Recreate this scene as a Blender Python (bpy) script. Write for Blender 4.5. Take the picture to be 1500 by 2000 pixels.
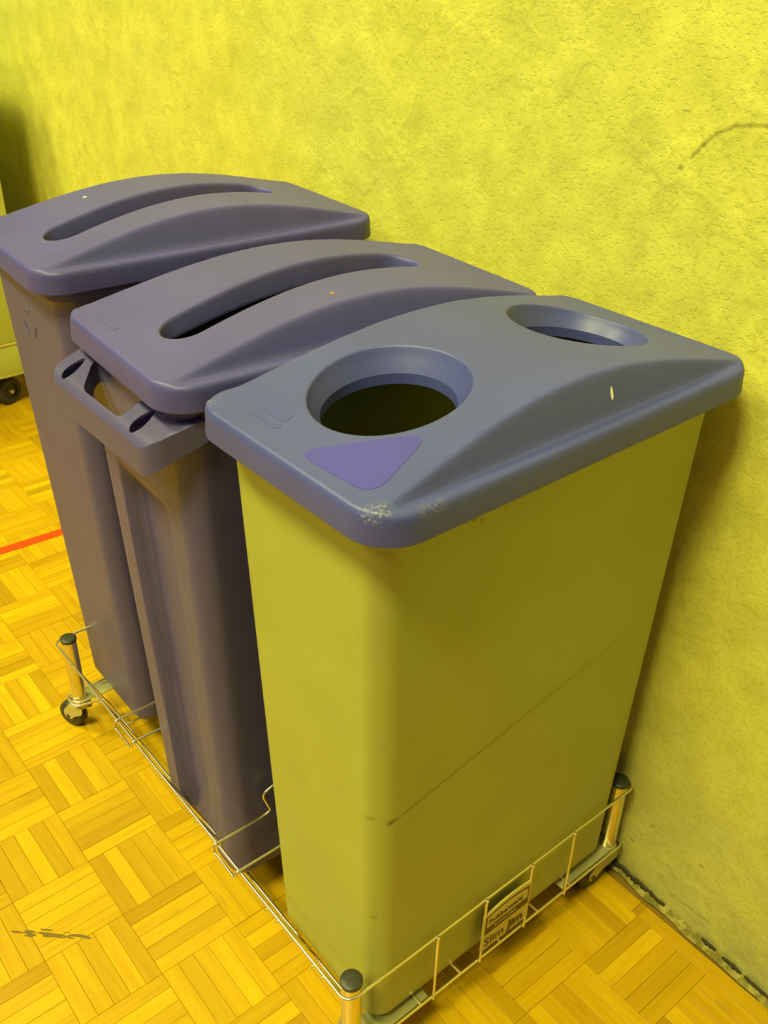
import bpy, bmesh, math, random
from mathutils import Vector, Matrix, noise
from mathutils.geometry import delaunay_2d_cdt
random.seed(7)
for o in list(bpy.data.objects):
    bpy.data.objects.remove(o)
S = bpy.context.scene
COL = S.collection
PI = math.pi

# ------------------------------------------------------------------ camera
# x points at the wall, y runs along it away from the camera, z is up; metres
cam = bpy.data.objects.new('camera', bpy.data.cameras.new('camera'))
COL.objects.link(cam)
cam.matrix_world = Matrix(((0.77322206, 0.32032383, -0.54728447, -0.4098),
                           (-0.63376183, 0.41996902, -0.64959369, -0.5239),
                           (0.02176218, 0.84912818, 0.52773833, 1.2660),
                           (0, 0, 0, 1)))
cam.data.sensor_fit = 'VERTICAL'
cam.data.sensor_height = 36.0
cam.data.lens = 1869.4 / 2000 * 36.0
cam.data.clip_start = 0.02
S.camera = cam

# ------------------------------------------------------------------ world, lamps, exposure
S.view_settings.view_transform = 'Standard'
S.view_settings.look = 'None'
S.view_settings.gamma = 1
S.view_settings.use_curve_mapping = False
S.view_settings.exposure = -0.75
w = bpy.data.worlds.new('world')
S.world = w
w.use_nodes = True
w.node_tree.nodes['Background'].inputs[0].default_value = (0.58, 0.66, 1.0, 1)
w.node_tree.nodes['Background'].inputs[1].default_value = 0.20

def area(name, loc, target, size, power, color=(0.95, 0.92, 0.38)):
    l = bpy.data.lights.new(name, 'AREA')
    l.shape = 'RECTANGLE'
    l.size, l.size_y = size
    l.energy = power
    l.color = color
    o = bpy.data.objects.new(name, l)
    COL.objects.link(o)
    o.location = loc
    o.rotation_euler = (Vector(target) - Vector(loc)).to_track_quat('-Z', 'Y').to_euler()
    return o
area('ceiling_lamp', (-2.9, -0.8, 6.2), (0.2, 0.2, 0.4), (1.3, 1.0), 740)
area('ceiling_lamp', (-2.6, 3.6, 6.2), (0.2, 0.4, 0.4), (1.3, 1.0), 700)
area('ceiling_lamp', (-5.5, 0.5, 6.2), (0.2, 0.2, 0.4), (1.4, 1.2), 330)

# ------------------------------------------------------------------ node helpers
class NT:
    def __init__(self, name):
        self.m = bpy.data.materials.new(name)
        self.m.use_nodes = True
        self.t = self.m.node_tree
        self.b = self.t.nodes['Principled BSDF']
    def n(self, kind, **kw):
        nd = self.t.nodes.new(kind)
        for k, v in kw.items():
            setattr(nd, k, v)
        return nd
    def l(self, a, b):
        self.t.links.new(a, b)
    def val(self, sock, v):
        if isinstance(v, (int, float, tuple, list)):
            sock.default_value = v
        else:
            self.l(v, sock)
    def math(self, op, a, b=0.0, c=None, clamp=False):
        nd = self.n('ShaderNodeMath', operation=op, use_clamp=clamp)
        self.val(nd.inputs[0], a)
        self.val(nd.inputs[1], b)
        if c is not None:
            self.val(nd.inputs[2], c)
        return nd.outputs[0]
    def mix(self, fac, a, b, mode='MIX'):
        nd = self.n('ShaderNodeMix', data_type='RGBA', blend_type=mode)
        self.val(nd.inputs[0], fac)
        for s, v in ((nd.inputs[6], a), (nd.inputs[7], b)):
            if isinstance(v, (tuple, list)):
                s.default_value = tuple(v) + ((1,) if len(v) == 3 else ())
            else:
                self.l(v, s)
        return nd.outputs[2]
    def noise(self, vec, scale, detail=4, rough=.55, dist=0):
        nd = self.n('ShaderNodeTexNoise')
        nd.inputs['Scale'].default_value = scale
        nd.inputs['Detail'].default_value = detail
        nd.inputs['Roughness'].default_value = rough
        nd.inputs['Distortion'].default_value = dist
        self.l(vec, nd.inputs['Vector'])
        return nd.outputs[0]
    def ramp(self, fac, a, b):
        nd = self.n('ShaderNodeMapRange', interpolation_type='SMOOTHSTEP')
        self.l(fac, nd.inputs[0])
        nd.inputs[1].default_value = a
        nd.inputs[2].default_value = b
        return nd.outputs[0]
    def coord(self, which='Object'):
        return self.n('ShaderNodeTexCoord').outputs[which]
    def mapping(self, vec, scale=(1, 1, 1), loc=(0, 0, 0), rot=(0, 0, 0)):
        nd = self.n('ShaderNodeMapping')
        nd.inputs['Scale'].default_value = scale
        nd.inputs['Location'].default_value = loc
        nd.inputs['Rotation'].default_value = rot
        self.l(vec, nd.inputs['Vector'])
        return nd.outputs[0]
    def bump(self, h, strength, dist):
        nd = self.n('ShaderNodeBump')
        nd.inputs['Strength'].default_value = strength
        nd.inputs['Distance'].default_value = dist
        self.l(h, nd.inputs['Height'])
        self.l(nd.outputs[0], self.b.inputs['Normal'])
    def color(self, c):
        if isinstance(c, (tuple, list)):
            self.b.inputs['Base Color'].default_value = tuple(c) + (1,)
        else:
            self.l(c, self.b.inputs['Base Color'])
    def seg(self, vec, p, q, axes=(0, 2)):
        """distance from the surface point to a segment, in two object axes"""
        sx = self.n('ShaderNodeSeparateXYZ')
        self.l(vec, sx.inputs[0])
        X, Y = sx.outputs[axes[0]], sx.outputs[axes[1]]
        dx, dy = q[0] - p[0], q[1] - p[1]
        L2 = dx * dx + dy * dy + 1e-12
        ax = self.math('SUBTRACT', X, p[0])
        ay = self.math('SUBTRACT', Y, p[1])
        t = self.math('DIVIDE', self.math('ADD', self.math('MULTIPLY', ax, dx), self.math('MULTIPLY', ay, dy)), L2, clamp=True)
        ex = self.math('SUBTRACT', ax, self.math('MULTIPLY', t, dx))
        ey = self.math('SUBTRACT', ay, self.math('MULTIPLY', t, dy))
        d = self.math('SQRT', self.math('ADD', self.math('MULTIPLY', ex, ex), self.math('MULTIPLY', ey, ey)))
        return d, t

def simple(name, col, rough=.5, metal=0, spec=.5):
    k = NT(name)
    k.color(col)
    k.b.inputs['Roughness'].default_value = rough
    k.b.inputs['Metallic'].default_value = metal
    k.b.inputs['Specular IOR Level'].default_value = spec
    return k.m

def plastic(name, col, rough, var=.06, bumpy=.12, scuffs=True, marks=(), spec=.5, near_only=False):
    k = NT(name)
    co = k.coord()
    n1 = k.noise(co, 9, 3)
    c = k.mix(k.ramp(n1, .3, .7), [v * (1 - var) for v in col], [min(1, v * (1 + var)) for v in col])
    if scuffs:
        n2 = k.noise(k.mapping(co, (1, 1.6, 1)), 55, 6, .7)
        n3 = k.noise(co, 5, 2)
        f = k.math('MULTIPLY', k.ramp(n2, .64, .76), k.ramp(n3, .5, .68))
        c = k.mix(k.math('MULTIPLY', f, .22), c, (.42, .38, .22))
    for fac, cc in (m(k, co) for m in marks):
        if near_only:
            sy = k.n('ShaderNodeSeparateXYZ'); k.l(co, sy.inputs[0])
            fac = k.math('MULTIPLY', fac, k.math('SUBTRACT', 1.0, k.ramp(sy.outputs[1], .000, .008)))
        c = k.mix(fac, c, cc)
    k.color(c)
    k.b.inputs['Roughness'].default_value = rough
    k.b.inputs['Specular IOR Level'].default_value = spec
    g = k.noise(co, 650, 2, .5)
    k.bump(g, bumpy, .0005)
    return k.m

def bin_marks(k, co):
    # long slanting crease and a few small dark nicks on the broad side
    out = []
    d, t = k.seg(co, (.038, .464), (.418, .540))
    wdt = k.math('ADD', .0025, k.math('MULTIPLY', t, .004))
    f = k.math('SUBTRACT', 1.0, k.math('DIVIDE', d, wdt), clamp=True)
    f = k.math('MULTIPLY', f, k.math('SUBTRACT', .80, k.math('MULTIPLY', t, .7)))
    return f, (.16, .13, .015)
def dot_mark(p, r, amt=.8, axes=(0, 2), col=(.10, .08, .01)):
    def f(k, co):
        d, t = k.seg(co, p, (p[0] + r * .5, p[1] + r * .4), axes)
        return k.math('MULTIPLY', k.math('SUBTRACT', 1.0, k.math('DIVIDE', d, r), clamp=True), amt), col
    return f
def corner_scuff(p, r, amt, col=(.55, .52, .22)):
    def f(k, co):
        d, t = k.seg(co, p, (p[0] + .012, p[1] - .002), (0, 1))
        g = k.ramp(k.noise(co, 300, 5, .7), .48, .62)
        sz = k.n('ShaderNodeSeparateXYZ'); k.l(co, sz.inputs[0])
        g = k.math('MULTIPLY', g, k.ramp(sz.outputs[2], .016, .025))
        return k.math('MULTIPLY', k.math('MULTIPLY', k.math('SUBTRACT', 1.0, k.math('DIVIDE', d, r), clamp=True), g), amt), col
    return f

BLUE = (.074, .070, .27)
M = {}
M['lid_blue'] = plastic('blue_plastic_lid', BLUE, .47)
M['lid_near'] = plastic('blue_plastic_scuffed_lid', (.062, .072, .27), .45,
                        marks=(corner_scuff((.003, .022), .013, .5), corner_scuff((.05, .001), .012, .25), corner_scuff((-.002, .27), .014, .3)))
M['body_blue'] = plastic('blue_grey_plastic_body', (.080, .068, .185), .42)
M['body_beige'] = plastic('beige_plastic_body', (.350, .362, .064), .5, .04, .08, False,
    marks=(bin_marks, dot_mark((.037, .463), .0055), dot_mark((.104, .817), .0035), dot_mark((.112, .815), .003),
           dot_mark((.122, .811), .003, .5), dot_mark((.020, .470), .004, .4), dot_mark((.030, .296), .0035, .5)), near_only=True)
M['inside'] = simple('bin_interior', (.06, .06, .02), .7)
M['inside_beige'] = simple('beige_bin_interior', (.26, .27, .035), .6)
M['symbol'] = plastic('violet_blue_label_plastic', (.055, .048, .36), .55, .04, .05, False)
M['emboss'] = plastic('worn_emblem_plastic', (.060, .066, .28), .5, .04, .05, False)
M['chrome'] = simple('zinc_plated_steel', (.78, .72, .50), .22, 1)
M['wire'] = simple('plated_wire', (.86, .80, .52), .3, 1)
M['plate'] = simple('galvanised_plate', (.48, .46, .20), .42, .6)
M['fork'] = simple('pressed_steel_fork', (.55, .50, .20), .4, .35)
M['rubber'] = simple('dark_grey_rubber', (.035, .033, .02), .5)
M['cap'] = simple('black_plastic_cap', (.03, .03, .018), .45)
M['brown'] = simple('brown_print', (.10, .055, .008), .6)
M['plaque'] = simple('tan_plastic_plaque', (.52, .43, .10), .45)
M['chip'] = simple('white_paint_chip', (.85, .85, .6), .5)
M['rust'] = simple('orange_dried_spot', (.32, .19, .04), .7)
M['red'] = simple('red_floor_paint', (.62, .055, .004), .35)
M['cart'] = plastic('cream_painted_panel', (.50, .53, .11), .45, .05, .05, False)
M['scuff'] = None

# wood
def wood(name, attr):
    k = NT(name)
    uv = k.coord('UV')
    if attr:
        a = k.n('ShaderNodeVertexColor', layer_name='tone')
        base = a.outputs[0]
        vec = uv
    else:
        oi = k.n('ShaderNodeObjectInfo')
        base = oi.outputs['Color']
        ad = k.n('ShaderNodeVectorMath', operation='ADD')
        cm = k.n('ShaderNodeCombineXYZ')
        r = k.math('MULTIPLY', oi.outputs['Random'], 37.0)
        k.l(r, cm.inputs[0]); k.l(r, cm.inputs[1])
        k.l(uv, ad.inputs[0]); k.l(cm.outputs[0], ad.inputs[1])
        vec = ad.outputs[0]
    g = k.noise(k.mapping(vec, (7, 90, 1)), 1.0, 5, .6, .6)
    b = k.noise(k.mapping(vec, (16, 34, 1)), 1.0, 3, .5)
    c = k.mix(k.ramp(g, .3, .75), base, (.86, .80, .7), 'MULTIPLY')
    c = k.mix(k.math('MULTIPLY', k.ramp(b, .58, .8), .35), c, (.30, .16, .004))
    k.color(c)
    k.b.inputs['Roughness'].default_value = .36
    k.b.inputs['Specular IOR Level'].default_value = .3
    k.bump(g, .05, .0004)
    return k.m
M['strip'] = wood('varnished_parquet_strip', False)
M['strips'] = wood('varnished_parquet_field', True)
M['joint'] = simple('dark_floor_joint', (.26, .15, .006), .7)

# wall
WX, WY = .5237, .0413          # x of wall at y=0 and its slope along y
def wall_x(y):
    return WX + WY * y
def mk_wall():
    k = NT('yellow_rough_stucco')
    co = k.coord()
    sp = k.n('ShaderNodeSeparateXYZ'); k.l(co, sp.inputs[0])
    big = k.noise(co, 3.2, 4, .6)
    mid = k.noise(co, 15, 5, .58, .1)
    fine = k.noise(co, 95, 6, .72)
    c = k.mix(k.ramp(mid, .3, .72), (.545, .525, .078), (.675, .645, .098))
    c = k.mix(k.math('MULTIPLY', k.ramp(big, .42, .66), .38), c, (.60, .58, .12))
    # grime: stronger near the floor
    zz = k.math('ADD', sp.outputs[2], k.math('MULTIPLY', k.math('SUBTRACT', big, .5), .5))
    low = k.math('SUBTRACT', 1.0, k.ramp(zz, .04, .42))
    g2 = k.noise(k.mapping(co, (1, 1, 1.6)), 11, 6, .68, .3)
    c = k.mix(k.math('MULTIPLY', low, k.math('ADD', .38, k.math('MULTIPLY', k.ramp(g2, .35, .65), .42))), c, (.36, .36, .135))
    sm = k.noise(k.mapping(co, (1, .8, 1.8)), 26, 6, .75)
    c = k.mix(k.math('MULTIPLY', k.ramp(sm, .66, .76), .45), c, (.22, .21, .05))
    # worn grubby patch on the open stretch of wall nearest the camera
    d, t = k.seg(co, (.02, .95), (-.25, .98), (1, 2))
    gp = k.math('MULTIPLY', k.math('SUBTRACT', 1.0, k.math('DIVIDE', d, .33), clamp=True), k.ramp(k.noise(co, 42, 6, .7), .5, .66))
    c = k.mix(k.math('MULTIPLY', gp, .38), c, (.36, .33, .05))
    # pencil-like dark arc
    pts = [(.092, 1.055), (.080, 1.070), (.067, 1.083), (.045, 1.094), (.030, 1.0965), (.012, 1.099), (-.03, 1.103)]
    wob = k.noise(co, 240, 3, .6)
    for i in range(len(pts) - 1):
        d, t = k.seg(co, pts[i], pts[i + 1], (1, 2))
        d = k.math('ADD', d, k.math('MULTIPLY', k.math('SUBTRACT', wob, .5), .006))
        f = k.math('MULTIPLY', k.math('SUBTRACT', 1.0, k.math('DIVIDE', d, .0035), clamp=True), .75)
        c = k.mix(f, c, (.26, .22, .03))
    for p, q, r in (((.104, 1.043), (.103, 1.042), .0045), ((.112, 1.099), (.104, 1.100), .002), ((-.104, .038), (-.144, .043), .0018), ((-.156, .045), (-.175, .047), .0018), ((-.138, .136), (-.142, .136), .004), ((-.023, .078), (-.027, .077), .005), ((-.05, .133), (-.051, .133), .003)):
        d, t = k.seg(co, p, q, (1, 2))
        d = k.math('ADD', d, k.math('MULTIPLY', k.math('SUBTRACT', wob, .5), .004))
        c = k.mix(k.math('MULTIPLY', k.math('SUBTRACT', 1.0, k.math('DIVIDE', d, r), clamp=True), .7), c, (.20, .17, .03))
    k.color(c)
    k.b.inputs['Roughness'].default_value = .62
    k.b.inputs['Specular IOR Level'].default_value = .25
    pit = k.noise(k.mapping(co, (1, 1, 1.3)), 150, 4, .7, .1)
    vo = k.n('ShaderNodeTexVoronoi')
    vo.inputs['Scale'].default_value = 15
    vv = k.n('ShaderNodeVectorMath', operation='ADD')
    wn = k.n('ShaderNodeTexNoise'); wn.inputs['Scale'].default_value = 9; k.l(co, wn.inputs['Vector'])
    ws = k.n('ShaderNodeVectorMath', operation='SCALE'); ws.inputs[3].default_value = .05
    k.l(wn.outputs[1], ws.inputs[0]); k.l(co, vv.inputs[0]); k.l(ws.outputs[0], vv.inputs[1])
    k.l(vv.outputs[0], vo.inputs['Vector'])
    scoop = k.math('MULTIPLY', k.ramp(vo.outputs['Distance'], .34, .46), k.ramp(k.noise(co, 5, 2), .42, .6))
    mid = k.math('ADD', mid, k.math('MULTIPLY', k.math('MULTIPLY', scoop, k.ramp(k.noise(co, 22, 2), .42, .58)), .24))
    h = k.math('ADD', k.math('MULTIPLY', mid, .9), k.math('ADD', k.math('MULTIPLY', fine, .16), k.math('MULTIPLY', k.ramp(pit, .30, .48), .17)))
    k.bump(h, .5, .007)
    return k.m
M['wall'] = mk_wall()
def mk_grout():
    k = NT('crumbled_mortar')
    co = k.coord()
    a = k.noise(co, 60, 6, .7)
    k.color(k.mix(k.ramp(a, .4, .62), (.20, .16, .02), (.42, .36, .07)))
    k.b.inputs['Roughness'].default_value = .85
    k.bump(k.noise(co, 220, 5, .7), .8, .003)
    return k.m
M['grout'] = mk_grout()
M['crack'] = simple('dark_gap_dirt', (.045, .035, .008), .9)

# ------------------------------------------------------------------ mesh helpers
def link(name, me, mat, parent=None, smooth=True, angle=None):
    o = bpy.data.objects.new(name, me)
    COL.objects.link(o)
    for m_ in (mat if isinstance(mat, (list, tuple)) else [mat]):
        me.materials.append(m_)
    if smooth:
        me.polygons.foreach_set('use_smooth', [True] * len(me.polygons))
        if angle:
            me.set_sharp_from_angle(angle=math.radians(angle))
    if parent:
        o.parent = parent
    return o
def mesh(verts, faces):
    me = bpy.data.meshes.new('m')
    me.from_pydata([tuple(v) for v in verts], [], faces)
    me.validate()
    me.update()
    return me
class MB:
    def __init__(self):
        self.v, self.f = [], []
    def add(self, v, f):
        b = len(self.v)
        self.v += [tuple(x) for x in v]
        self.f += [tuple(i + b for i in q) for q in f]
    def box(self, lo, hi, ch=0):
        x0, y0, z0 = lo; x1, y1, z1 = hi
        if ch == 0:
            v = [(x, y, z) for z in (z0, z1) for x, y in ((x0, y0), (x1, y0), (x1, y1), (x0, y1))]
            self.add(v, [(3, 2, 1, 0), (4, 5, 6, 7), (0, 1, 5, 4), (1, 2, 6, 5), (2, 3, 7, 6), (3, 0, 4, 7)])
        else:
            bm = bmesh.new()
            bmesh.ops.create_cube(bm, size=1)
            for a in bm.verts:
                a.co = Vector(((x0 + x1) / 2 + a.co.x * (x1 - x0), (y0 + y1) / 2 + a.co.y * (y1 - y0), (z0 + z1) / 2 + a.co.z * (z1 - z0)))
            bmesh.ops.bevel(bm, geom=bm.edges[:], offset=ch, segments=3, profile=.5, affect='EDGES')
            bm.verts.ensure_lookup_table()
            self.add([a.co[:] for a in bm.verts], [[q.index for q in f.verts] for f in bm.faces])
            bm.free()
    def loft(self, rings, cap0=True, cap1=True, closed=True):
        n = len(rings[0]); b = len(self.v); k = len(rings)
        for r in rings:
            self.v += [tuple(p) for p in r]
        for i in range(k - 1):
            for j in range(n if closed else n - 1):
                a, c = b + i * n + j, b + i * n + (j + 1) % n
                self.f.append((a, c, c + n, a + n))
        if cap0:
            self.f.append(tuple(b + j for j in reversed(range(n))))
        if cap1:
            self.f.append(tuple(b + (k - 1) * n + j for j in range(n)))
    def cyl(self, p, q, r0, r1=None, n=24, bev=0):
        r1 = r0 if r1 is None else r1
        p, q = Vector(p), Vector(q)
        d = (q - p); L = d.length; d.normalize()
        a = d.orthogonal().normalized(); c = d.cross(a)
        prof = [(0, r0), (1, r1)] if not bev else [(0, r0 - bev), (bev * .3 / L, r0 - bev * .3), (bev / L, r0), (1 - bev / L, r1), (1 - bev * .3 / L, r1 - bev * .3), (1, r1 - bev)]
        self.loft([[p + d * (t * L) + (a * math.cos(2 * PI * i / n) + c * math.sin(2 * PI * i / n)) * r for i in range(n)] for t, r in prof])
    def tube(self, pts, r, n=10, closed=False):
        pts = [Vector(p) for p in pts]
        k = len(pts)
        tang = []
        for i in range(k):
            if closed:
                t = pts[(i + 1) % k] - pts[i - 1]
            else:
                t = pts[min(i + 1, k - 1)] - pts[max(i - 1, 0)]
            tang.append(t.normalized())
        a = tang[0].orthogonal().normalized()
        rings = []
        for i in range(k):
            a = (a - tang[i] * a.dot(tang[i])).normalized()
            c = tang[i].cross(a)
            rings.append([pts[i] + (a * math.cos(2 * PI * j / n) + c * math.sin(2 * PI * j / n)) * r for j in range(n)])
        if closed:
            rings.append(rings[0])
            self.loft(rings, False, False)
        else:
            self.loft(rings)
    def build(self, name, mat, parent=None, smooth=True, angle=35):
        return link(name, mesh(self.v, self.f), mat, parent, smooth, angle)

def fillet(pts, r, n=6, closed=False):
    """round the corners of a polyline"""
    pts = [Vector(p) for p in pts]
    out = []
    k = len(pts)
    for i in range(k):
        if not closed and i in (0, k - 1):
            out.append(pts[i]); continue
        p, a, b = pts[i], pts[i - 1], pts[(i + 1) % k]
        da, db = (a - p), (b - p)
        rr = min(r, da.length * .49, db.length * .49)
        s, e = p + da.normalized() * rr, p + db.normalized() * rr
        for j in range(n + 1):
            t = j / n
            out.append(s * (1 - t) ** 2 + p * (2 * t * (1 - t)) + e * t ** 2)
    return out
def rrect(x0, y0, x1, y1, r, n=8, edge=12):
    """rounded rectangle outline with subdivided straight edges, counter-clockwise"""
    out = []
    cs = [(x1 - r, y0 + r, -90), (x1 - r, y1 - r, 0), (x0 + r, y1 - r, 90), (x0 + r, y0 + r, 180)]
    for q, (cx, cy, a0) in enumerate(cs):
        arc = [(cx + r * math.cos(math.radians(a0 + 90 * j / n)), cy + r * math.sin(math.radians(a0 + 90 * j / n))) for j in range(n + 1)]
        out += arc
        nx, ny, na = cs[(q + 1) % 4]
        e = (nx + r * math.cos(math.radians(na)), ny + r * math.sin(math.radians(na)))
        s = arc[-1]
        for j in range(1, edge):
            t = j / edge
            out.append((s[0] + (e[0] - s[0]) * t, s[1] + (e[1] - s[1]) * t))
    return out
def tag(o, label=None, cat=None, group=None, kind=None):
    if label: o['label'] = label
    if cat: o['category'] = cat
    if group: o['group'] = group
    if kind: o['kind'] = kind
    return o
def empty(name, loc=(0, 0, 0), rz=0):
    o = bpy.data.objects.new(name, None)
    COL.objects.link(o)
    o.location = loc
    o.rotation_euler = (0, 0, rz)
    o.empty_display_size = .05
    return o
def sstep(a, b, x):
    t = max(0, min(1, (x - a) / (b - a)))
    return t * t * (3 - 2 * t)

# ------------------------------------------------------------------ wall
def build_wall():
    y0, y1, z0, z1 = -1.6, 4.2, 0.0, 3.2
    ys = [y0 + (y1 - y0) * i / 420 for i in range(421)]
    zs = [z0 + (z1 - z0) * i / 240 for i in range(241)]
    v, f = [], []
    for y in ys:
        for z in zs:
            d = noise.noise(Vector((y * 7, z * 7, 3.1))) * .0022 + noise.noise(Vector((y * 24, z * 20, 9.7))) * .0011
            cell = noise.voronoi(Vector((y * 9, z * 9, 0)))[0][0]
            d += (.0022 * max(0, .35 - cell))
            if z < .02:
                d += .004 * noise.noise(Vector((y * 40, 5, 1)))
            v.append((wall_x(y) - d, y, z))
    n = len(zs)
    for i in range(len(ys) - 1):
        for j in range(n - 1):
            a = i * n + j
            f.append((a, a + 1, a + n + 1, a + n))
    b = len(v)
    v += [(wall_x(y0) + .2, y0, z0), (wall_x(y0) + .2, y0, z1), (wall_x(y1) + .2, y1, z0), (wall_x(y1) + .2, y1, z1)]
    f += [(b, b + 1, b + 3, b + 2)]
    o = link('wall_right', mesh(v, f), M['wall'])
    tag(o, 'rough yellow stucco wall, grubby near the floor', kind='structure')
    # the ragged open joint and crumbled mortar at the foot of the wall
    mb = MB()
    N = 260
    a, c2, h = [], [], []
    for i in range(N):
        y = -1.2 + 3.6 * i / (N - 1)
        n1 = noise.noise(Vector((y * 22, 0, 0))); n2 = noise.noise(Vector((y * 61, 4, 0)))
        wd = .0075 + .004 * n1 + .003 * n2
        a.append((wall_x(y) + .004, y, .012 + .004 * n1 + .003 * n2))
        h.append((wall_x(y) - wd * .55, y, .006 + .004 * max(0, n2)))
        c2.append((wall_x(y) - wd * 1.25 - .001, y, .0003))
    mb.loft([a, h, c2], False, False, closed=False)
    g = mb.build('mortar_fillet', M['grout'], o)
    g['label'] = 'crumbled mortar along the foot of the wall'
    mb = MB()
    for (s, e, w0) in ((-.092, .02, .0032), (-.104, -.088, .0016), (-.196, -.172, .0020), (-.240, -.208, .0018), (-.285, -.245, .0014), (-.33, -.29, .002), (-.46, -.37, .002), (.03, 1.9, .0025)):
        up, lo = [], []
        K = max(14, int((e - s) / .0012))
        for i in range(K):
            y = s + (e - s) * i / (K - 1)
            t = max(0, math.sin(PI * i / (K - 1))) ** .4
            ww = w0 * t * max(.25, 1 + 1.5 * noise.noise(Vector((y * 170, 2, 2))) + .8 * noise.noise(Vector((y * 420, 2, 2))))
            x = wall_x(y) - .0035 + .0025 * noise.noise(Vector((y * 60, 8, 2)))
            lo.append((x - ww * .9, y, .0085)); up.append((x - ww * .1, y, .0145 + ww * .7))
        mid = [((p[0] + q[0]) / 2 - .0022, p[1], (p[2] + q[2]) / 2 + .0016) for p, q in zip(lo, up)]
        mb.loft([lo, mid, up], False, False, closed=False)
    g = mb.build('open_crack', M['crack'], o)
    g['label'] = 'dark open crack between wall and floor'
    return o
build_wall()

# ------------------------------------------------------------------ floor
TX, TY, TP, SW = -.1225, .394, .12, .024
def tone_col(t):
    # t 0..1 from dark honey to bright yellow wood
    a, b = (.41, .228, .0022), (.67, .415, .003)
    return tuple(a[i] + (b[i] - a[i]) * t for i in range(3))
TONES = {(0, 0): [.30, .95, .42, .5, .62], (0, -1): [.85, .45, .8, .72, .22], (-1, -1): [.75, .72, .5, .85, .4],
         (-1, 0): [.7, .75, .8, .85, .82], (-1, 1): [.35, .5, .95, .35, .6], (0, 1): [.95, .25, .4, .55, .82],
         (0, 2): [.3, .9, .3, .8, .55], (1, -2): [.55, .6, .3, .85, .6], (1, 1): [.4, .7, .6, .5, .3],
         (1, 0): [.7, .9, .75, .8, .35], (-2, 0): [.55, .7, .8, .6, .5], (1, -1): [.7, .6, .55, .8, .6],
         (-1, 2): [.9, .8, .45, .7, .6], (0, 3): [.6, .9, .75, .5, .9], (1, 3): [.8, .85, .6, .7, .3]}
def build_floor():
    fl = MB()
    fl.box((-6, -4, -.05), (.78, 9, -.0075))
    floor = fl.build('floor', M['joint'], None, False)
    tag(floor, 'yellow mosaic parquet floor', kind='structure')
    # one shared strip mesh: 24 x 120 mm with eased top edges
    def strip_geo(L, W):
        g, c, t = .00022, .0005, 0.0
        x, y = L / 2 - g, W / 2 - g
        v = [(-x, -y, -.0078), (x, -y, -.0078), (x, y, -.0078), (-x, y, -.0078),
             (-x, -y, t - c * .7), (x, -y, t - c * .7), (x, y, t - c * .7), (-x, y, t - c * .7),
             (-x + c, -y + c, t), (x - c, -y + c, t), (x - c, y - c, t), (-x + c, y - c, t)]
        f = [(0, 1, 5, 4), (1, 2, 6, 5), (2, 3, 7, 6), (3, 0, 4, 7), (4, 5, 9, 8), (5, 6, 10, 9), (6, 7, 11, 10), (7, 4, 8, 11), (8, 9, 10, 11)]
        return v, f
    v, f = strip_geo(TP, SW)
    sm = mesh(v, f)
    uvl = sm.uv_layers.new(name='UVMap')
    for lp in sm.loops:
        co = sm.vertices[lp.vertex_index].co
        uvl.data[lp.index].uv = (co.x + .5, co.y + .5)
    sm.materials.append(M['strip'])
    items = []
    for i in range(-14, 6):
        for j in range(-14, 34):
            x0, y0 = TX + TP * i, TY + TP * j
            along_y = (i + j) % 2 == 0
            tl = TONES.get((i, j))
            for s in range(5):
                t = tl[s] if tl else min(1, max(0, random.gauss(.58, .25)))
                hz = random.uniform(-.00025, .00025)
                if along_y:
                    items.append((x0 + SW * (s + .5), y0 + TP / 2, PI / 2, t, hz))
                else:
                    items.append((x0 + TP / 2, y0 + SW * (s + .5), 0, t, hz))
    # border courses laid along the wall
    for col in range(0, 8):
        x = .4775 + SW * (col + .5)
        for j in range(-14, 34):
            items.append((x, TY + TP * (j + .5) + .011 - (col % 3) * .04, PI / 2, min(1, max(0, random.gauss(.45, .2))), random.uniform(-.0002, .0002)))
    items = [q for q in items if q[0] < .4775 or True]
    keep = []
    for q in items:
        border = q[2] != 0 and (q[0] - .4775) > 0 and abs(((q[0] - .4775) / SW) % 1 - .5) < .01
        if q[0] > .4775 and not border:
            continue
        if q[0] + SW / 2 > wall_x(q[1]) - .004:
            continue
        keep.append(q)
    seen, items = set(), []
    for q in keep:
        key = (round(q[0], 4), round(q[1], 4), q[2])
        if q[0] > .4775 and (q[0], q[1]) in seen:
            continue
        seen.add((q[0], q[1]))
        items.append(q)
    # remove tile strips that duplicate the border region
    border_items = [q for q in items if q[0] > .4775]
    bseen = []
    MWi = cam.matrix_world.inverted()
    fpx = 1869.4
    def px(p):
        q = MWi @ Vector(p)
        if q.z > -.05:
            return None
        return 750 + fpx * q.x / -q.z, 1000 - fpx * q.y / -q.z, -q.z
    def visible(q):
        r = px((q[0], q[1], 0))
        if r is None or not (-60 < r[0] < 1560 and -60 < r[1] < 2060):
            return None
        if .07 < q[0] < .46 and .03 < q[1]:
            return None
        if q[1] > .02 and q[0] > .40:
            return None
        return r[2]
    vis, rest = [], []
    for q in items:
        d = visible(q)
        (vis if d is not None else rest).append((d or 0, q))
    vis.sort(key=lambda a: a[0])
    rest = [q for _, q in rest] + [q for _, q in vis[292:]]
    vis = [q for _, q in vis[:292]]
    for q in vis:
        o = bpy.data.objects.new('parquet_strip', sm)
        COL.objects.link(o)
        o.parent = floor
        o.location = (q[0], q[1], q[4])
        o.rotation_euler = (random.uniform(-.002, .002), 0, q[2])
        c = tone_col(q[3])
        o.color = (c[0], c[1], c[2], 1)
    mb = MB(); cols = []; uvs = []
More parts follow.
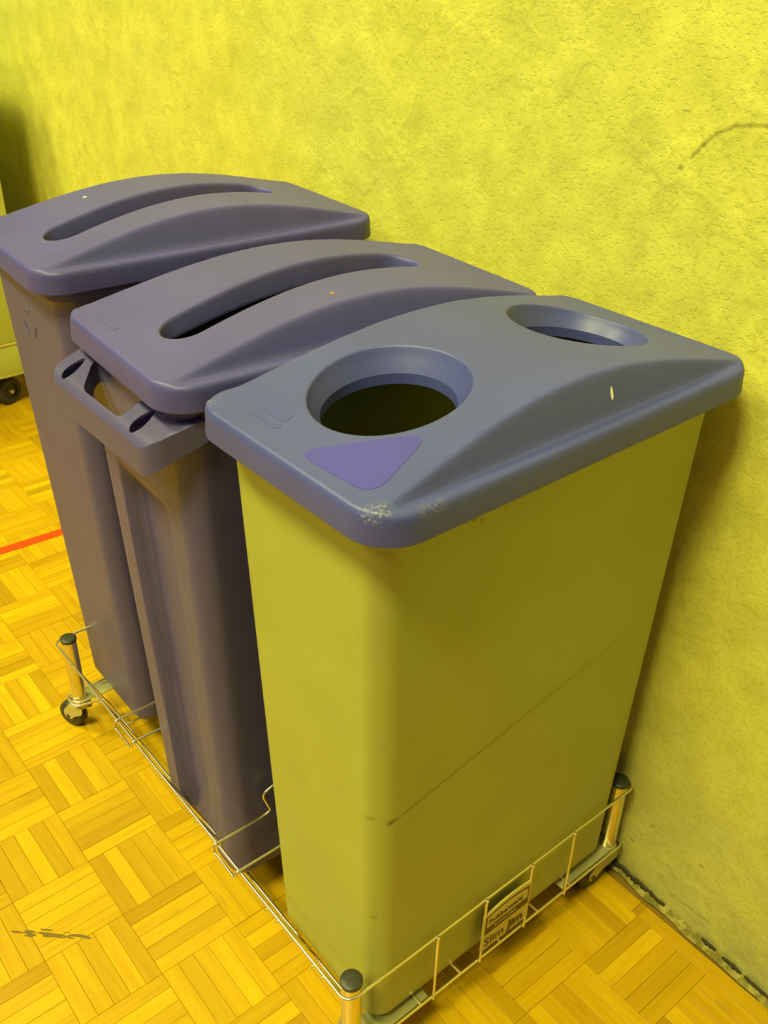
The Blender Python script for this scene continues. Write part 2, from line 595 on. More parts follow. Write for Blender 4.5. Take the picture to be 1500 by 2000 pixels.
    for q in rest:
        cs, sn = math.cos(q[2]), math.sin(q[2])
        mb.add([(q[0] + a * cs - b * sn, q[1] + a * sn + b * cs, z + q[4]) for a, b, z in v], f)
        c = tone_col(q[3]) + (1,)
        off = random.uniform(0, 40)
        for face in f:
            for vi in face:
                cols.append(c); uvs.append((v[vi][0] + .5 + off, v[vi][1] + .5 + off))
    me = bpy.data.meshes.new('m')
    me.from_pydata(mb.v, [], mb.f)
    ca = me.color_attributes.new('tone', 'FLOAT_COLOR', 'CORNER')
    uvl = me.uv_layers.new(name='UVMap')
    for i in range(len(me.loops)):
        ca.data[i].color = cols[i]
        uvl.data[i].uv = uvs[i]
    o = link('parquet_field', me, M['strips'], floor, False)
    o['kind'] = 'stuff'
    o['label'] = 'remaining parquet strips farther off and under the dolly'
    # red court line
    mb = MB()
    mb.box((-3.0, 1.4195, .0002), (.55, 1.4475, .0009))
    g = mb.build('court_line', M['red'], floor, False)
    g.rotation_euler = (0, 0, -.045)
    g.location = (-.0015, .0085, 0)
    g['label'] = 'red painted court line'
    # black shoe scuff
    mb = MB()
    A, B = Vector((-.262, .468, 0)), Vector((-.175, .387, 0))
    d = (B - A).normalized(); nn = Vector((-d.y, d.x, 0))
    rr = random.Random(3)
    for i in range(46):
        t = rr.random()
        t = .5 + (t - .5) * .96
        spread = .0035 if t > .08 and t < .8 else .0015
        p = A.lerp(B, t) + nn * rr.gauss(0, spread * .7)
        L, W = rr.uniform(.004, .013), rr.uniform(.0005, .0013)
        q = []
        for j in range(8):
            an = 2 * PI * j / 8
            q.append(p + d * (L * math.cos(an) * rr.uniform(.7, 1.1)) + nn * (W * math.sin(an) * rr.uniform(.6, 1.3)) + Vector((0, 0, .0010 + i * .000004)))
        mb.add(q, [tuple(range(8))])
    g = mb.build('heel_scuff', M['scuffm'], floor, False)
    g['label'] = 'black heel scuff on the strips'
    g['kind'] = 'stuff'
M['scuffm'] = simple('black_heel_rubber_smear', (.16, .11, .01), .7)
build_floor()

# ------------------------------------------------------------------ lids
LU, LV = .52, .2864
RIM = .0285
def dome(u, v):
    t = max(0, min(1, (u - .004) / (LU - .008)))
    h = .0415 * math.sin(PI * t) ** 1.12
    s = min(v, LV - v)
    k = 2.7 * (s - .0165)
    # smooth minimum of the arch and the steep side
    r = .007
    a, b = h, k
    hh = max(r - abs(a - b), 0) / r
    z = min(a, b) - hh * hh * r * .25
    # smooth maximum with the flat flange
    z0 = 0.0
    hh = max(.005 - abs(z - z0), 0) / .005
    return max(z, z0) + hh * hh * .005 * .25
def circle(cx, cy, r, n):
    return [(cx + r * math.cos(2 * PI * i / n), cy + r * math.sin(2 * PI * i / n)) for i in range(n)]
def stadium(c0, c1, r0, r1, n=14, edge=34):
    """outline around a tapered slot from c0 (radius r0) to c1 (radius r1)"""
    a, b = Vector(c0), Vector(c1)
    ang = math.atan2(b.y - a.y, b.x - a.x)
    out = []
    for j in range(n + 1):
        an = ang + PI / 2 + PI * j / n
        out.append((a.x + r0 * math.cos(an), a.y + r0 * math.sin(an)))
    s = Vector(out[-1])
    an = ang - PI / 2
    e = Vector((b.x + r1 * math.cos(an), b.y + r1 * math.sin(an)))
    out += [tuple(s.lerp(e, j / edge)) for j in range(1, edge)]
    for j in range(n + 1):
        an = ang - PI / 2 + PI * j / n
        out.append((b.x + r1 * math.cos(an), b.y + r1 * math.sin(an)))
    s = Vector(out[-1]); e = Vector(out[0])
    out += [tuple(s.lerp(e, j / edge)) for j in range(1, edge)]
    return out
def inside(p, poly):
    x, y = p; c = False; n = len(poly)
    for i in range(n):
        x0, y0 = poly[i]; x1, y1 = poly[i - 1]
        if (y0 > y) != (y1 > y) and x < (x1 - x0) * (y - y0) / (y1 - y0) + x0:
            c = not c
    return c
def make_lid(parent, loc, yaw, holes, mat, name='lid'):
    """holes: list of lists of (outline, z function) rings from outside to inside; last two rings form the funnel floor edge"""
    pts, edges, zf = [], [], []
    def ring(poly, fz):
        b = len(pts)
        for p in poly:
            pts.append(Vector(p)); zf.append(fz(p[0], p[1]))
        n = len(poly)
        edges.extend([(b + i, b + (i + 1) % n) for i in range(n)])
        return b, n
    base = lambda u, v: RIM + dome(u, v)
    inset = .0065
    ring0 = rrect(inset, inset, LU - inset, LV - inset, .036, 10, 26)
    b0, n0 = ring(ring0, base)
    cut = []
    for h in holes:
        for poly, fz in h['rings']:
            ring(poly, fz)
        cut.append(h['rings'][-1][0])
    # interior grid, clear of the rings
    step = .0062
    outer_polys = [h['rings'][0][0] for h in holes]
    grown = [h['grow'] for h in holes]
    nu = int(LU / step)
    side_rows = [.0105 + .0022 * i for i in range(17)]
    rows = side_rows + [LV - q for q in side_rows] + [.051 + i * (LV - .102) / 31 for i in range(32)]
    for i in range(1, nu):
        for v in rows:
            u = i * LU / nu
            if not inside((u, v), rrect(inset + .003, inset + .003, LU - inset - .003, LV - inset - .003, .034, 6, 2)):
                continue
            if any(inside((u, v), g) for g in grown):
                continue
            pts.append(Vector((u, v))); zf.append(base(u, v))
    V, E, F, ov, oe, of = delaunay_2d_cdt(pts, edges, [], 1, 1e-6)
    Z = [None] * len(V)
    for i, orig in enumerate(ov):
        Z[i] = zf[orig[0]] if orig else base(V[i].x, V[i].y)
    faces = []
    for q in F:
        c = (sum(V[i].x for i in q) / len(q), sum(V[i].y for i in q) / len(q))
        if any(inside(c, cp) for cp in cut) or not inside(c, ring0):
            continue
        a = [V[i] for i in q]
        area2 = sum(a[i].x * a[(i + 1) % len(a)].y - a[(i + 1) % len(a)].x * a[i].y for i in range(len(a)))
        faces.append(tuple(q) if area2 > 0 else tuple(reversed(q)))
    verts = [(V[i].x, V[i].y, Z[i]) for i in range(len(V))]
    mb = MB()
    mb.add(verts, faces)
    # rolled edge, skirt and inner side
    prof = [(inset, None), (.0040, -.0006), (.0020, -.0022), (.0007, -.0046), (.0001, -.0085), (0, -.014), (-.0012, -.0262), (-.0010, -RIM), (.0030, -RIM), (.0040, -.006)]
    rings = []
    for ins, dz in prof:
        poly = rrect(ins, ins, LU - ins, LV - ins, .036 + (inset - ins), 10, 26)
        rings.append([(p[0], p[1], RIM + dome(*q) if dz is None else RIM + dz + (dome(*q) if dz > -.003 else 0)) for p, q in zip(poly, ring0)])
    rings = rings[::-1]
    mb.loft(rings, False, False)
    # hole lips: go down then back under
    for h in holes:
        last, fz = h['rings'][-1]
        r0 = [(p[0], p[1], fz(*p)) for p in last]
        cx = sum(p[0] for p in last) / len(last); cy = sum(p[1] for p in last) / len(last)
        r1 = [(p[0], p[1], fz(*p) - h['lip']) for p in last]
        r2 = [(p[0] + (p[0] - cx) * .06, p[1] + (p[1] - cy) * .06, fz(*p) - h['lip']) for p in last]
        mb.loft([r0, r1, r2][::-1], False, False)
    bmm = mesh(mb.v, mb.f)
    bm = bmesh.new(); bm.from_mesh(bmm)
    bmesh.ops.remove_doubles(bm, verts=bm.verts[:], dist=.00002)
    bm.to_mesh(bmm); bm.free()
    o = link(name, bmm, mat, parent, True, 52)
    o.location = loc
    o.rotation_euler = (0, 0, yaw)
    return o
def round_hole(cx, cy, ro, ri, depth):
    """a funnel whose throat lies parallel to the arched top"""
    base = lambda u, v: RIM + dome(u, v)
    zc = base(cx, cy) - depth
    sl = (base(cx + .05, cy) - base(cx - .05, cy)) / .1 * .8
    rings = [(circle(cx, cy, ro + .006, 72), base)]
    for t in (0, .05, .12, .2, .5, .85, 1.0):
        r = ro + (ri - ro) * t
        def fz(u, v, t=t):
            s = math.hypot(u - cx, v - cy)
            top = base(cx + (u - cx) * ro / s, cy + (v - cy) * ro / s)
            drop = t * (t / .2) if t < .2 else t
            return top + (zc + sl * (u - cx) - top) * drop
        rings.append((circle(cx, cy, r, 72), fz))
    return dict(rings=rings, grow=circle(cx, cy, ro + .010, 40), lip=.011)
def slot_hole(c0, c1, ro0, ro1, ri0, ri1, zin, shift=(0, 0)):
    base = lambda u, v: RIM + dome(u, v)
    rings = []
    ts = [-.42, -.2, 0, .08, .2, .5, .8, 1.0]
    for t in ts:
        tt = t
        r0, r1 = ro0 + (ri0 - ro0) * tt, ro1 + (ri1 - ro1) * tt
        poly = stadium((c0[0] + shift[0] * max(0, t), c0[1] + shift[1] * max(0, t)), (c1[0] - shift[0] * max(0, t), c1[1] + shift[1] * max(0, t)), r0, r1)
        def fz(u, v, t=t):
            b = base(u, v)
            if t <= 0:
                return b - .0020 * max(0, (t + .42) / .42) ** 2
            lip = b - .0020
            d = t * .8 + .2 * t * t
            if t < .2:
                d = t * (t / .2) * .84
            return lip - zin(u) * d
        rings.append((poly, fz))
    g = stadium(c0, c1, ro0 + (ro0 - ri0) * .42 + .004, ro1 + (ro1 - ri1) * .42 + .004, 10, 10)
    return dict(rings=rings, grow=g, lip=.003)

# ------------------------------------------------------------------ bin bodies
def make_body(parent, top, bot, z0, z1, r, mat, vents=None, edge=26, rim=.008, inside_mat=None):
    """top/bot: (x0,y0,x1,y1). vents: function(u,v,side,z)->inward offset"""
    zs = [z0, z0 + .004, z0 + .012] + [z0 + .012 + (z1 - .03 - z0 - .012) * i / 60 for i in range(1, 61)]
    rings = []
    def at(z, ex=0.0, rr=None):
        t = (z - z0) / (z1 - z0)
        b = [bot[i] + (top[i] - bot[i]) * t for i in range(4)]
        return rrect(b[0] - ex, b[1] - ex, b[2] + ex, b[3] + ex, (rr or r) + ex, 10, edge), b
    for k, z in enumerate(zs):
        ins = (.010, .0035, 0)[k] if k < 3 else 0
        poly, b = at(z, -ins)
        ring = []
        for (x, y) in poly:
            if vents:
                x, y = vents(x, y, b, z)
            ring.append((x, y, z))
        rings.append(ring)
    for dz, ex in ((-.027, .0005), (-.024, rim * .9), (-.004, rim), (0, rim - .0015), (0, -.001)):
        poly, b = at(z1, ex)
        rings.append([(x, y, z1 + dz) for x, y in poly])
    # inner wall
    for z, ex in [(z1 - .026, -.0035)] + [(z, -.0035) for z in zs[:6:-1] if z < z1 - .03]:
        poly, b = at(z, ex)
        ring = []
        for (x, y) in poly:
            if vents:
                x, y = vents(x, y, b, z)
            ring.append((x, y, z))
        rings.append(ring)
    mb = MB()
    mb.loft(rings, True, True)
    me = mesh(mb.v, mb.f)
    o = link('body', me, [mat, inside_mat or M['inside']], parent, True, 40)
    nring = len(rings[0]); ninner = len(zs) + 5
    for p in me.polygons:
        if min(p.vertices) >= nring * ninner - nring:
            p.material_index = 1
    return o

ZB = .0765       # tray level the bins stand on

# ---- near bin: beige body, bottle lid with two round openings
b3 = empty('recycling_bin', (.24, .09, ZB))
tag(b3, 'beige plastic bin nearest the camera, blue lid with two round bottle holes', 'bin', 'recycling bins on the dolly')
def child_of(o, root):
    """objects are modelled in world metres; keep them there under the root at its base"""
    o.location = Vector(o.location) - root.location
    return o
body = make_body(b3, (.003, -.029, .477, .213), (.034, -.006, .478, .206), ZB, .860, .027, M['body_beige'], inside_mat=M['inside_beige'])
child_of(body, b3)
# object texture space must start at the body's own origin, so shift marks with it
lid = make_lid(b3, Vector((-.0232, -.0633, .8487)), .0109,
               [round_hole(.131, .1475, .0765, .0635, .0225), round_hole(.392, .1475, .0765, .0635, .0225)], M['lid_near'])
child_of(lid, b3)
def on_lid(poly, lift, thick, name, mat, lid, label=None, surf=dome, base=RIM):
    """a thin raised plate following the lid's surface; poly in lid coordinates"""
    b = len(poly)
    step = .006
    us = [p[0] for p in poly]; vs = [p[1] for p in poly]
    pts = [Vector(p) for p in poly]
    ed = [(i, (i + 1) % b) for i in range(b)]
    u = min(us) + step / 2
    while u < max(us):
        v = min(vs) + step / 2
        while v < max(vs):
            cx, cy = sum(us) / b, sum(vs) / b
            q = (cx + (u - cx) * 1.12, cy + (v - cy) * 1.12)
            if inside(q, poly):
                pts.append(Vector((u, v)))
            v += step
        u += step
    V, E, F, *_ = delaunay_2d_cdt(pts, ed, [], 1, 1e-6)
    fs = []
    for q in F:
        a = [V[i] for i in q]
        s = sum(a[i].x * a[(i + 1) % len(a)].y - a[(i + 1) % len(a)].x * a[i].y for i in range(len(a)))
        fs.append(tuple(q) if s > 0 else tuple(reversed(q)))
    mb = MB()
    top = [(p.x, p.y, base + surf(p.x, p.y) + lift) for p in V]
    mb.add(top, fs)
    lo = [(p[0], p[1], base + surf(*p) - thick) for p in poly]
    hi = [(p[0], p[1], base + surf(*p) + lift) for p in poly]
    mb.loft([lo, hi], False, False)
    o = mb.build(name, mat, lid)
    if label: o['label'] = label
    return o
tri = [p[:2] for p in fillet([(.016, .137, 0), (.106, .062, 0), (.020, .036, 0)], .026, 8, True)]
on_lid(tri, .00035, .001, 'label_triangle', M['symbol'], lid, 'violet blue rounded triangle beside the front hole')
for (u0, v0, u1, v1) in ((.026, .176, .032, .218), (.036, .180, .048, .214)):
    on_lid(rrect(u0, v0, u1, v1, .002, 3, 4), .0003, .001, 'embossed_mark', M['emboss'], lid, 'faint worn raised maker mark')
on_lid([(.296 + .0016 * math.cos(a * PI / 5), .0235 + .0022 * math.sin(a * PI / 5)) for a in range(10)], .0012, .001, 'paint_chip', M['chip'], lid, 'small pale chip on the sloping side')

# ---- middle bin: vented, with a grip handle, paper-slot lid
def vents2(x, y, b, z):
    x0, y0, x1, y1 = b
    dep = .020 * sstep(.705, .655, z) * sstep(ZB - .02, ZB + .02, z)
    # end face channel
    yc0, yc1 = y0 + .068, y1 - .058
    if x < x0 + .02:
        f = sstep(yc0 - .012, yc0 + .012, y) * (1 - sstep(yc1 - .010, yc1 + .002, y))
        x += dep * f
    if x > x1 - .02:
        f = sstep(yc0, yc0 + .01, y) * (1 - sstep(yc1 - .01, yc1, y))
        x -= dep * f
    # two channels on each broad side
    for c in (.13, .32):
        f = math.exp(-((x - x0 - c) / .035) ** 4)
        if y < y0 + .006:
            y += .014 * f * sstep(.78, .73, z)
        elif y > y1 - .006:
            y -= .014 * f * sstep(.78, .73, z)
    return x, y
b2 = empty('recycling_bin', (.23, .385, ZB))
tag(b2, 'middle blue grey vented bin with a grip handle and a slotted lid', 'bin', 'recycling bins on the dolly')
B2T, B2B = (-.011, .263, .476, .518), (.016, .277, .455, .500)
body = make_body(b2, B2T, B2B, ZB, .852, .027, M['body_blue'], vents2, edge=64, rim=.002)
for v_ in body.data.vertices:
    q_ = Matrix.Rotation(-.030, 2) @ Vector((v_.co.x - .23, v_.co.y - .39))
    v_.co.x, v_.co.y = q_.x + .23, q_.y + .39
child_of(body, b2)
slot = lambda: [slot_hole((.082, .116), (.388, .152), .029, .031, .025, .025, lambda u: .015 + .012 * min(1, max(0, u / .4)))]
lid = make_lid(b2, Vector((-.0327, .2561, .8425)), -.0560, slot(), M['lid_blue'])
child_of(lid, b2)
on_lid([(.232 + .003 * math.cos(a * PI / 5), .058 + .003 * math.sin(a * PI / 5)) for a in range(10)], .0004, .001, 'orange_spot', M['rust'], lid, 'small orange dried spot')
on_lid(rrect(.022, .175, .030, .222, .002, 3, 4), .0004, .001, 'embossed_mark', M['lid_blue'], lid, 'faint raised maker mark')

def make_handle(root):
    # plan in (x, y); top surface slopes down away from the body
    x_in, x_out = .012, -.0515
    ya, yb = .272, .512
    plan = [p[:2] for p in fillet([(x_in, ya - .012, 0), (x_out, ya, 0), (x_out, yb, 0), (x_in, yb + .012, 0)], .022, 8, False)]
    def ztop(x, y):
        t = (x - x_out) / (x_in - x_out)
        e = min(x - x_out, (y - ya + .014), (yb + .014 - y))
        return .811 + .022 * t - .006 * max(0, 1 - e / .010) ** 2
    win = [p[:2] for p in fillet([(x_out + .008, .345, 0), (x_out + .008, .435, 0), (-.012, .475, 0), (.008, .475, 0), (.008, .352, 0), (-.012, .352, 0)], .010, 5, True)]
    def tear(ys, fl):
        out = []
        for i in range(20):
            a = 2 * PI * i / 20
            x = -.030 + .017 * math.cos(a)
            wdt = .0085 * (1 - .35 * math.cos(a))
            out.append((x, ys + fl * (x + .03) * .35 + wdt * math.sin(a)))
        return out
    t1, t2 = tear(.487, .8), tear(.318, .6)
    pts, ed = [], []
    def ring(poly):
        b = len(pts); n = len(poly)
        pts.extend(Vector(p) for p in poly)
        ed.extend((b + i, b + (i + 1) % n) for i in range(n))
    inner = [p[:2] for p in fillet([(x_in, ya - .009, 0), (x_out + .003, ya + .003, 0), (x_out + .003, yb - .003, 0), (x_in, yb + .009, 0)], .020, 8, False)]
    ring(plan); ring(win); ring(t1); ring(t2)
    n_u = 16; n_v = 52
    for i in range(1, n_u):
        for j in range(n_v + 1):
            x = x_out + (x_in - x_out) * i / n_u; y = ya - .01 + (yb - ya + .02) * j / n_v
            if inside((x, y), plan) and not any(inside((x, y), h) for h in (win, t1, t2)):
                pts.append(Vector((x, y)))
    V, E, F, *_ = delaunay_2d_cdt(pts, ed, [], 1, 1e-6)
    fs = []
    for q in F:
        c = (sum(V[i].x for i in q) / len(q), sum(V[i].y for i in q) / len(q))
        if not inside(c, plan) or any(inside(c, h) for h in (win, t1, t2)):
            continue
        a = [V[i] for i in q]
        s = sum(a[i].x * a[(i + 1) % len(a)].y - a[(i + 1) % len(a)].x * a[i].y for i in range(len(a)))
        fs.append(tuple(q) if s > 0 else tuple(reversed(q)))
    mb = MB()
    mb.add([(p.x, p.y, ztop(p.x, p.y)) for p in V], fs)
    # outer wall falling and tucking in toward the body
    def wall_ring(k, dz):
        out = []
        for (x, y) in plan:
            t = (x - x_out) / (x_in - x_out)
            out.append((x + k * (1 - t) * .010, y, ztop(x, y) - dz * (1 - .25 * t)))
        return out
    mb.loft([wall_ring(0, 0), wall_ring(-.04, .003), wall_ring(-.03, .010), wall_ring(.05, .034)][::-1], False, False)
    # underside
    lo = wall_ring(.05, .034)
    V2, E2, F2, *_ = delaunay_2d_cdt([Vector(p[:2]) for p in lo] + [Vector(p) for p in win], [(i, (i + 1) % len(lo)) for i in range(len(lo))] + [(len(lo) + i, len(lo) + (i + 1) % len(win)) for i in range(len(win))], [], 1, 1e-6)
    fs = []
    for q in F2:
        c = (sum(V2[i].x for i in q) / 3, sum(V2[i].y for i in q) / 3)
        if inside(c, win):
            continue
        fs.append(tuple(q))
    low = lambda x, y: ztop(x, y) - .034 * (1 - .25 * (x - x_out) / (x_in - x_out))
    mb.add([(p.x, p.y, low(p.x, p.y)) for p in V2], fs)
    mb.loft([[(x, y, low(x, y)) for x, y in win], [(x, y, ztop(x, y) - .002) for x, y in win], [(x, y, ztop(x, y)) for x, y in win]], False, False)
    for h in (t1, t2):
        cx, cy = sum(p[0] for p in h) / len(h), sum(p[1] for p in h) / len(h)
        big = [(cx + (x - cx) * 1.25, cy + (y - cy) * 1.5) for x, y in h]
        mb.loft([[(x, y, ztop(x, y) - .030) for x, y in big], [(x, y, ztop(x, y) - .0035) for x, y in big], [(x, y, ztop(x, y) - .003) for x, y in h], [(x, y, ztop(x, y)) for x, y in h]], True, False)
    o = mb.build('handle', M['body_blue'], root, True, 48)
    o['label'] = 'moulded grip handle with a long slot and two teardrop openings'
    return child_of(o, root)
make_handle(b2)

# ---- far bin
b1 = empty('recycling_bin', (.26, .75, ZB))
tag(b1, 'farthest blue grey bin with plain sides and a slotted lid, next to the cream cart', 'bin', 'recycling bins on the dolly')
body = make_body(b1, (.019, .632, .490, .874), (.050, .650, .470, .857), ZB, .866, .030, M['body_blue'])
child_of(body, b1)
lid = make_lid(b1, Vector((-.0077, .6216, .8560)), -.0548, slot(), M['lid_blue'])
child_of(lid, b1)
on_lid([(.15 + .003 * math.cos(a * PI / 4), .215 + .003 * math.sin(a * PI / 4)) for a in range(8)], .0005, .001, 'paint_chip', M['chip'], lid, 'tiny white speck')
# faint moulded symbol on the end face (three bent arrows worn to a triangle)
mb = MB()
for k in range(3):
    a = 2 * PI * k / 3 + PI / 2
    p = [Vector((.0, .766 + .020 * math.cos(a + s), .775 + .020 * math.sin(a + s))) for s in (-.55, -.1, .35)]
    for q, r_ in zip(p[:-1], p[1:]):
        mb.tube([Vector((.0228 + (.775 - q.z) * .039, q.y, q.z)), Vector((.0228 + (.775 - r_.z) * .039, r_.y, r_.z))], .0016, 6)
o = mb.build('moulded_symbol', M['body_blue'], b1)
child_of(o, b1)

# ------------------------------------------------------------------ wire dolly
DW, DL, HR, HT = .4949, .7939, .0692, .2052
dolly = empty('wheeled_dolly', (DW / 2, DL / 2, 0))
tag(dolly, 'chromed wire dolly on casters carrying the three bins', 'dolly')
def add(o):
    o.location = Vector(o.location) - dolly.location
    return o
RO = .0175
# top rail
rail = fillet([(-RO - .002, -.0165, 0), (DW + RO, -.0165, 0), (DW + RO, DL + RO, 0), (-RO - .002, DL + RO, 0)], .018, 7, True)
rail = [Vector((p.x, p.y, HT - .009)) for p in rail]
mb = MB(); mb.tube(rail, .0021, 10, True)
add(mb.build('top_rail', M['wire'], dolly, True, None))
# bottom rail: runs outside the posts on the short sides, steps inward along the long sides
bx0, bx1 = .0345, DW - .0345
path = [(-RO, -.0165), (DW + RO, -.0165), (DW + RO, .020), (bx1, .045), (bx1, DL - .045), (DW + RO, DL - .020), (DW + RO, DL + RO), (-RO, DL + RO), (-RO, DL - .018), (bx0, DL - .030), (bx0, .045), (-RO, .020)]
pp = fillet([(a, b, HR) for a, b in path], .012, 5, True)
mb = MB(); mb.tube(pp, .0023, 10, True)
add(mb.build('bottom_rail', M['wire'], dolly, True, None))
# upright wires of the short sides
for y, sgn in ((-.0165, -1), (DL + RO, 1)):
    for x in (.1197, .2038, .2890, .3737):
        mb = MB()
        mb.tube([(x, y + sgn * .0035, HT - .004), (x, y + sgn * .0037, HT - .012), (x, y + sgn * .0037, HR)], .0018, 8)
        mb.tube([(x, y + sgn * .0005, HT - .0075), (x, y + sgn * .0058, HT - .0075)], .0024, 8)
        add(mb.build('upright_wire', M['wire'], dolly))
# slanting side wires joining the top rail to the inner bottom rail
for y in (.0297, .0486, .1252, .1476, .3249, .3440, .4241, .4442, .6237, .7279):
    for side in (0, 1):
        xo, xi = (-RO - .002, bx0) if side == 0 else (DW + RO, bx1)
        sg = -1 if side == 0 else 1
        mb = MB()
        mb.tube([(xo + sg * .0055, y, HT - .0105), (xo + sg * .001, y, HT - .0115), (xo - sg * .003, y, HT - .017), (xi, y, HR)], .0017, 8)
        add(mb.build('side_wire', M['wire'], dolly))
# floor wires that carry the bins
for x in (.10, .17, .245, .32, .39):
    mb = MB(); mb.tube([(x, -.0165, HR + .0042), (x, DL + RO, HR + .0042)], .0019, 8)
    add(mb.build('floor_wire', M['wire'], dolly))
for y in (.06, .17, .32, .47, .68, .80):
    mb = MB(); mb.tube([(bx0, y, HR + .001), (bx1, y, HR + .001)], .0019, 8)
    add(mb.build('floor_wire', M['wire'], dolly))
# flat base plates at the four corners
for x0_, x1_ in ((-.004, .117), (DW - .117, DW + .004)):
    for y0_, y1_ in ((-.0135, .022), (DL - .016, DL + .0145)):
        mb = MB()
        mb.box((x0_, y0_, HR - .0012), (x1_, y1_, HR + .0016), .0008)
        add(mb.build('corner_plate', M['plate'], dolly, True, 30))
# divider hoops between the bins
for ya, yb in ((.2139, .2700), (.5090, .5662)):
    for side in (0, 1):
        pass
    def dwire(y, jog, wob):
        L = []
        zt = HT - .0045
        L += [(-.0265, y, HT - .018), (-.0265, y, zt), (.052, y, zt)]
        if jog:
            L += [(.066, y - .001, zt + .004), (.052, y - .003, zt + .046), (.070, y - .004, zt + .054), (DW - .070, y - .004, zt + .054), (DW - .052, y - .003, zt + .046), (DW - .066, y - .001, zt + .004)]
        L += [(DW - .052, y, zt), (DW + .0245, y, zt), (DW + .0245, y, HT - .018)]
        return L
    mb = MB()
    a = dwire(yb, True, 0); b = dwire(ya, ya < .3, 0)
    loop = a + b[::-1]
    mb.tube(fillet(loop, .009, 6, True), .0019, 8, True)
    add(mb.build('divider_wire', M['wire'], dolly, True, None))
# posts with caps, casters
def caster(x, y, ang, root):
    c = empty('caster', (x, y, 0))
    add(c); c.parent = root
    dx, dy = math.cos(ang), math.sin(ang)
    R, W = .0255, .011
    off = .034 if abs(dx) > .8 else .022
    ax = Vector((dx * off, dy * off, R))
    side = Vector((-dy, dx, 0))
    # wheel: tyre and hub
    mb = MB()
    prof = [(-W, R * .62), (-W, R * .86), (-W * .82, R * .96), (-W * .4, R), (W * .4, R), (W * .82, R * .96), (W, R * .86), (W, R * .62)]
    n = 36
    f1 = Vector((dx, dy, 0)); up = Vector((0, 0, 1))
    mb.loft([[ax + side * s + (f1 * math.cos(2 * PI * i / n) + up * math.sin(2 * PI * i / n)) * r for i in range(n)] for s, r in prof])
    mb.build('wheel', M['rubber'], c, True, 40)
    mb = MB()
    mb.cyl(ax - side * (W + .0042), ax + side * (W + .0042), R * .15, n=14)
    mb.cyl(ax - side * (W + .0005), ax + side * (W + .0005), R * .55, n=24)
    mb.build('axle', M['cap'], c, True, 40)
    # fork: rounded crown and two cheeks running down to the axle
    mb = MB()
    outl = [(-.015, HR - .0125), (.016, HR - .0125), (off + .010, R + .010), (off + .007, R - .006), (off - .005, R - .006), (off - .016, R + .006), (-.012, HR - .028)]
    outl = [tuple(p)[:2] for p in fillet([(a, b, 0) for a, b in outl], .006, 4, True)]
    for sg in (-1, 1):
        s0, s1 = sg * (W + .0012), sg * (W + .0030)
        mb.loft([[f1 * a + up * b + side * s for a, b in outl] for s in (s0, s1)])
    mb.loft([[f1 * (math.cos(2 * PI * i / 28) * r + .004) + side * (math.sin(2 * PI * i / 28) * r * .86) + up * z for i in range(28)] for z, r in ((HR - .0185, .0170), (HR - .0125, .0175), (HR - .0105, .0150), (HR - .0095, .009))])
    mb.build('fork', M['fork'], c, True, 35)
    mb = MB()
    for z0, z1, r in ((HR - .0100, HR - .0065, .0155), (HR - .0055, HR - .0030, .0140), (HR - .011, HR + .004, .0075)):
        mb.cyl((0, 0, z0), (0, 0, z1), r, n=28, bev=.0008)
    mb.build('swivel_bearing', M['chrome'], c, True, 40)
for x, y, ang in ((0, 0, 2.6), (DW, 0, PI - .10), (0, DL, 1.98), (DW, DL, 2.9)):
    p = MB()
    p.cyl((x, y, HR - .003), (x, y, HT - .001), .0125, n=36)
    p.loft([[(x + r * math.cos(2 * PI * i / 36), y + r * math.sin(2 * PI * i / 36), z) for i in range(36)] for r, z in ((.0128, HR - .0025), (.0142, HR - .002), (.0142, HR + .001), (.0128, HR + .002))])
    po = add(p.build('post', M['chrome'], dolly, True, 40))
    p = MB()
    p.loft([[(x + r * math.cos(2 * PI * i / 36), y + r * math.sin(2 * PI * i / 36), z) for i in range(36)] for r, z in ((.0133, HT - .005), (.0138, HT - .003), (.0136, HT + .0005), (.0120, HT + .0018), (.004, HT + .0021))])
    cp = p.build('cap', M['cap'], po, True, 40)
    caster(x, y, ang, dolly)

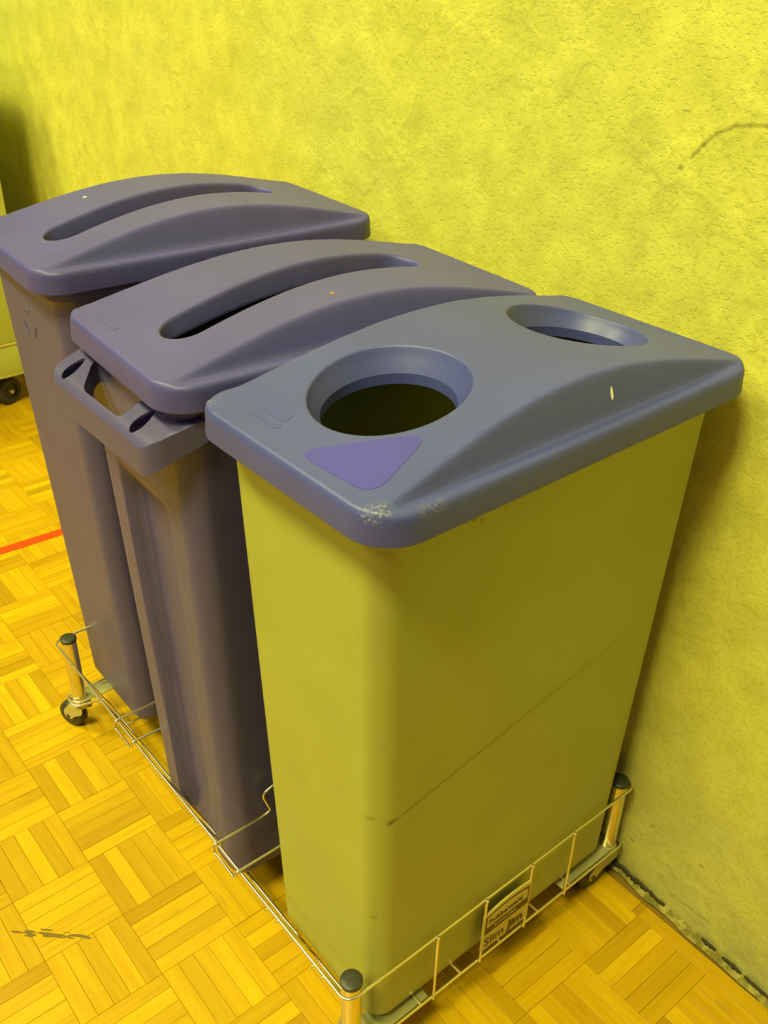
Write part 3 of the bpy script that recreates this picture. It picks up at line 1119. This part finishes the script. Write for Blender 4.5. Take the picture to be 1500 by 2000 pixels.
# name plaque on the near end
pl_y = -.0205
def plaque():
    x0, x1, z0, z1 = .2020, .2905, .0935, .1665
    outl = [(x0, z0), (x1, z0), (x1, z1 + .003)]
    for i in range(1, 12):
        t = i / 12
        outl.append((x1 + (x0 - x1) * t, z1 + .003 * (1 - t) + .0055 * math.sin(PI * t)))
    outl.append((x0, z1))
    mb = MB()
    mb.loft([[(a, pl_y + t, b) for a, b in outl] for t in (.0014, -.0014)])
    pq = add(mb.build('plaque', M['plaque'], dolly, True, 30))
    pq['label'] = 'tan name plaque with brown lettering'
    y = pl_y - .0016
    # badge: brown frame with a tan field, brown bar below
    def slab(poly, yy, th, name, mat):
        m_ = MB()
        m_.loft([[(a, yy + t, b) for a, b in poly] for t in (th, 0)])
        return m_.build(name, mat, pq, False)
    def arch(xa, xb, za, zb, bul, lowb):
        o_ = [(xa, za), (xb, za)]
        for i in range(0, 13):
            t = i / 12
            o_.append((xb + (xa - xb) * t, zb + bul * math.sin(PI * t)))
        return o_
    slab(arch(x0 + .003, x1 - .003, .1260, .1625, .0055, 0), y + .0001, .0004, 'badge_frame', M['brown'])
    slab(arch(x0 + .0062, x1 - .0062, .1405, .1588, .0050, 0), y - .0003, .0004, 'badge_field', M['plaque'])
    def text(s, size, x, z, mat, name, bold=0, shear=0, sx=1.0):
        cu = bpy.data.curves.new('t', 'FONT')
        cu.body = s; cu.size = size; cu.extrude = .00015; cu.shear = shear
        cu.offset = bold
        cu.resolution_u = 3
        ob = bpy.data.objects.new('t', cu)
        COL.objects.link(ob)
        bpy.context.view_layer.update()
        me = bpy.data.meshes.new_from_object(ob.evaluated_get(bpy.context.evaluated_depsgraph_get()))
        bpy.data.objects.remove(ob)
        me.materials.clear()
        for v_ in me.vertices:
            a, b, c_ = v_.co
            v_.co = (x + a * sx, y - .0007 - c_, z + b)
        o_ = link(name, me, mat, pq, False)
        return o_
    text('Rubbermaid', .0132, x0 + .0085, .1462, M['brown'], 'lettering', .00018, 0, .98)
    text('Commercial Products', .0052, x0 + .020, .1335, M['plaque'], 'lettering', 0, 0, .9)
    text('Slim', .0235, x0 + .003, .1015, M['brown'], 'lettering', 0, 0, .98)
    text('Jim', .0235, x0 + .0485, .1015, M['brown'], 'lettering', .00055, 0, 1.0)
plaque()

# ------------------------------------------------------------------ cart in the background
ct = empty('storage_cart', (.19, 2.55, 0))
tag(ct, 'pale cream cart on casters against the wall, cut by the left edge', 'cart')
def cadd(o):
    o.location = Vector(o.location) - ct.location
    return o
mb = MB(); mb.box((-.20, 2.165, .196), (.484, 2.95, 1.02), .004)
cadd(mb.build('cabinet', M['cart'], ct, True, 30))
mb = MB(); mb.box((-.205, 2.158, .100), (.488, 2.955, .192), .003)
cadd(mb.build('base_skirt', M['cart'], ct, True, 30))
mb = MB(); mb.box((-.207, 2.156, .1915), (.490, 2.957, .1965), .001)
mb.box((-.207, 2.156, .0985), (.490, 2.957, .1025), .001)
cadd(mb.build('edge_trim', M['plaque'], ct, True, 30))
for x, y in ((.405, 2.20), (-.12, 2.20), (.405, 2.88), (-.12, 2.88)):
    c = empty('caster', (x, y, 0)); c.parent = ct; cadd(c)
    mb = MB()
    A = Vector((.35, -.94, 0)).normalized()
    R = .040
    f1 = Vector((A.y, -A.x, 0)); up = Vector((0, 0, 1))
    mb.loft([[A * s + Vector((0, 0, R)) + (f1 * math.cos(2 * PI * i / 32) + up * math.sin(2 * PI * i / 32)) * r for i in range(32)] for s, r in ((-.012, R * .55), (-.013, R * .88), (-.007, R), (.007, R), (.013, R * .88), (.012, R * .62), (.006, R * .58), (.006, R * .3))])
    mb.build('wheel', M['rubber'], c, True, 40)
    mb = MB()
    mb.cyl(A * -.018 + up * R, A * .018 + up * R, .006, n=14)
    mb.build('axle', M['fork'], c, True, 40)
    mb = MB()
    mb.cyl((0, 0, R * 2 + .004), (0, 0, .100), .014, n=16)
    mb.build('mount', M['fork'], c, True, 40)
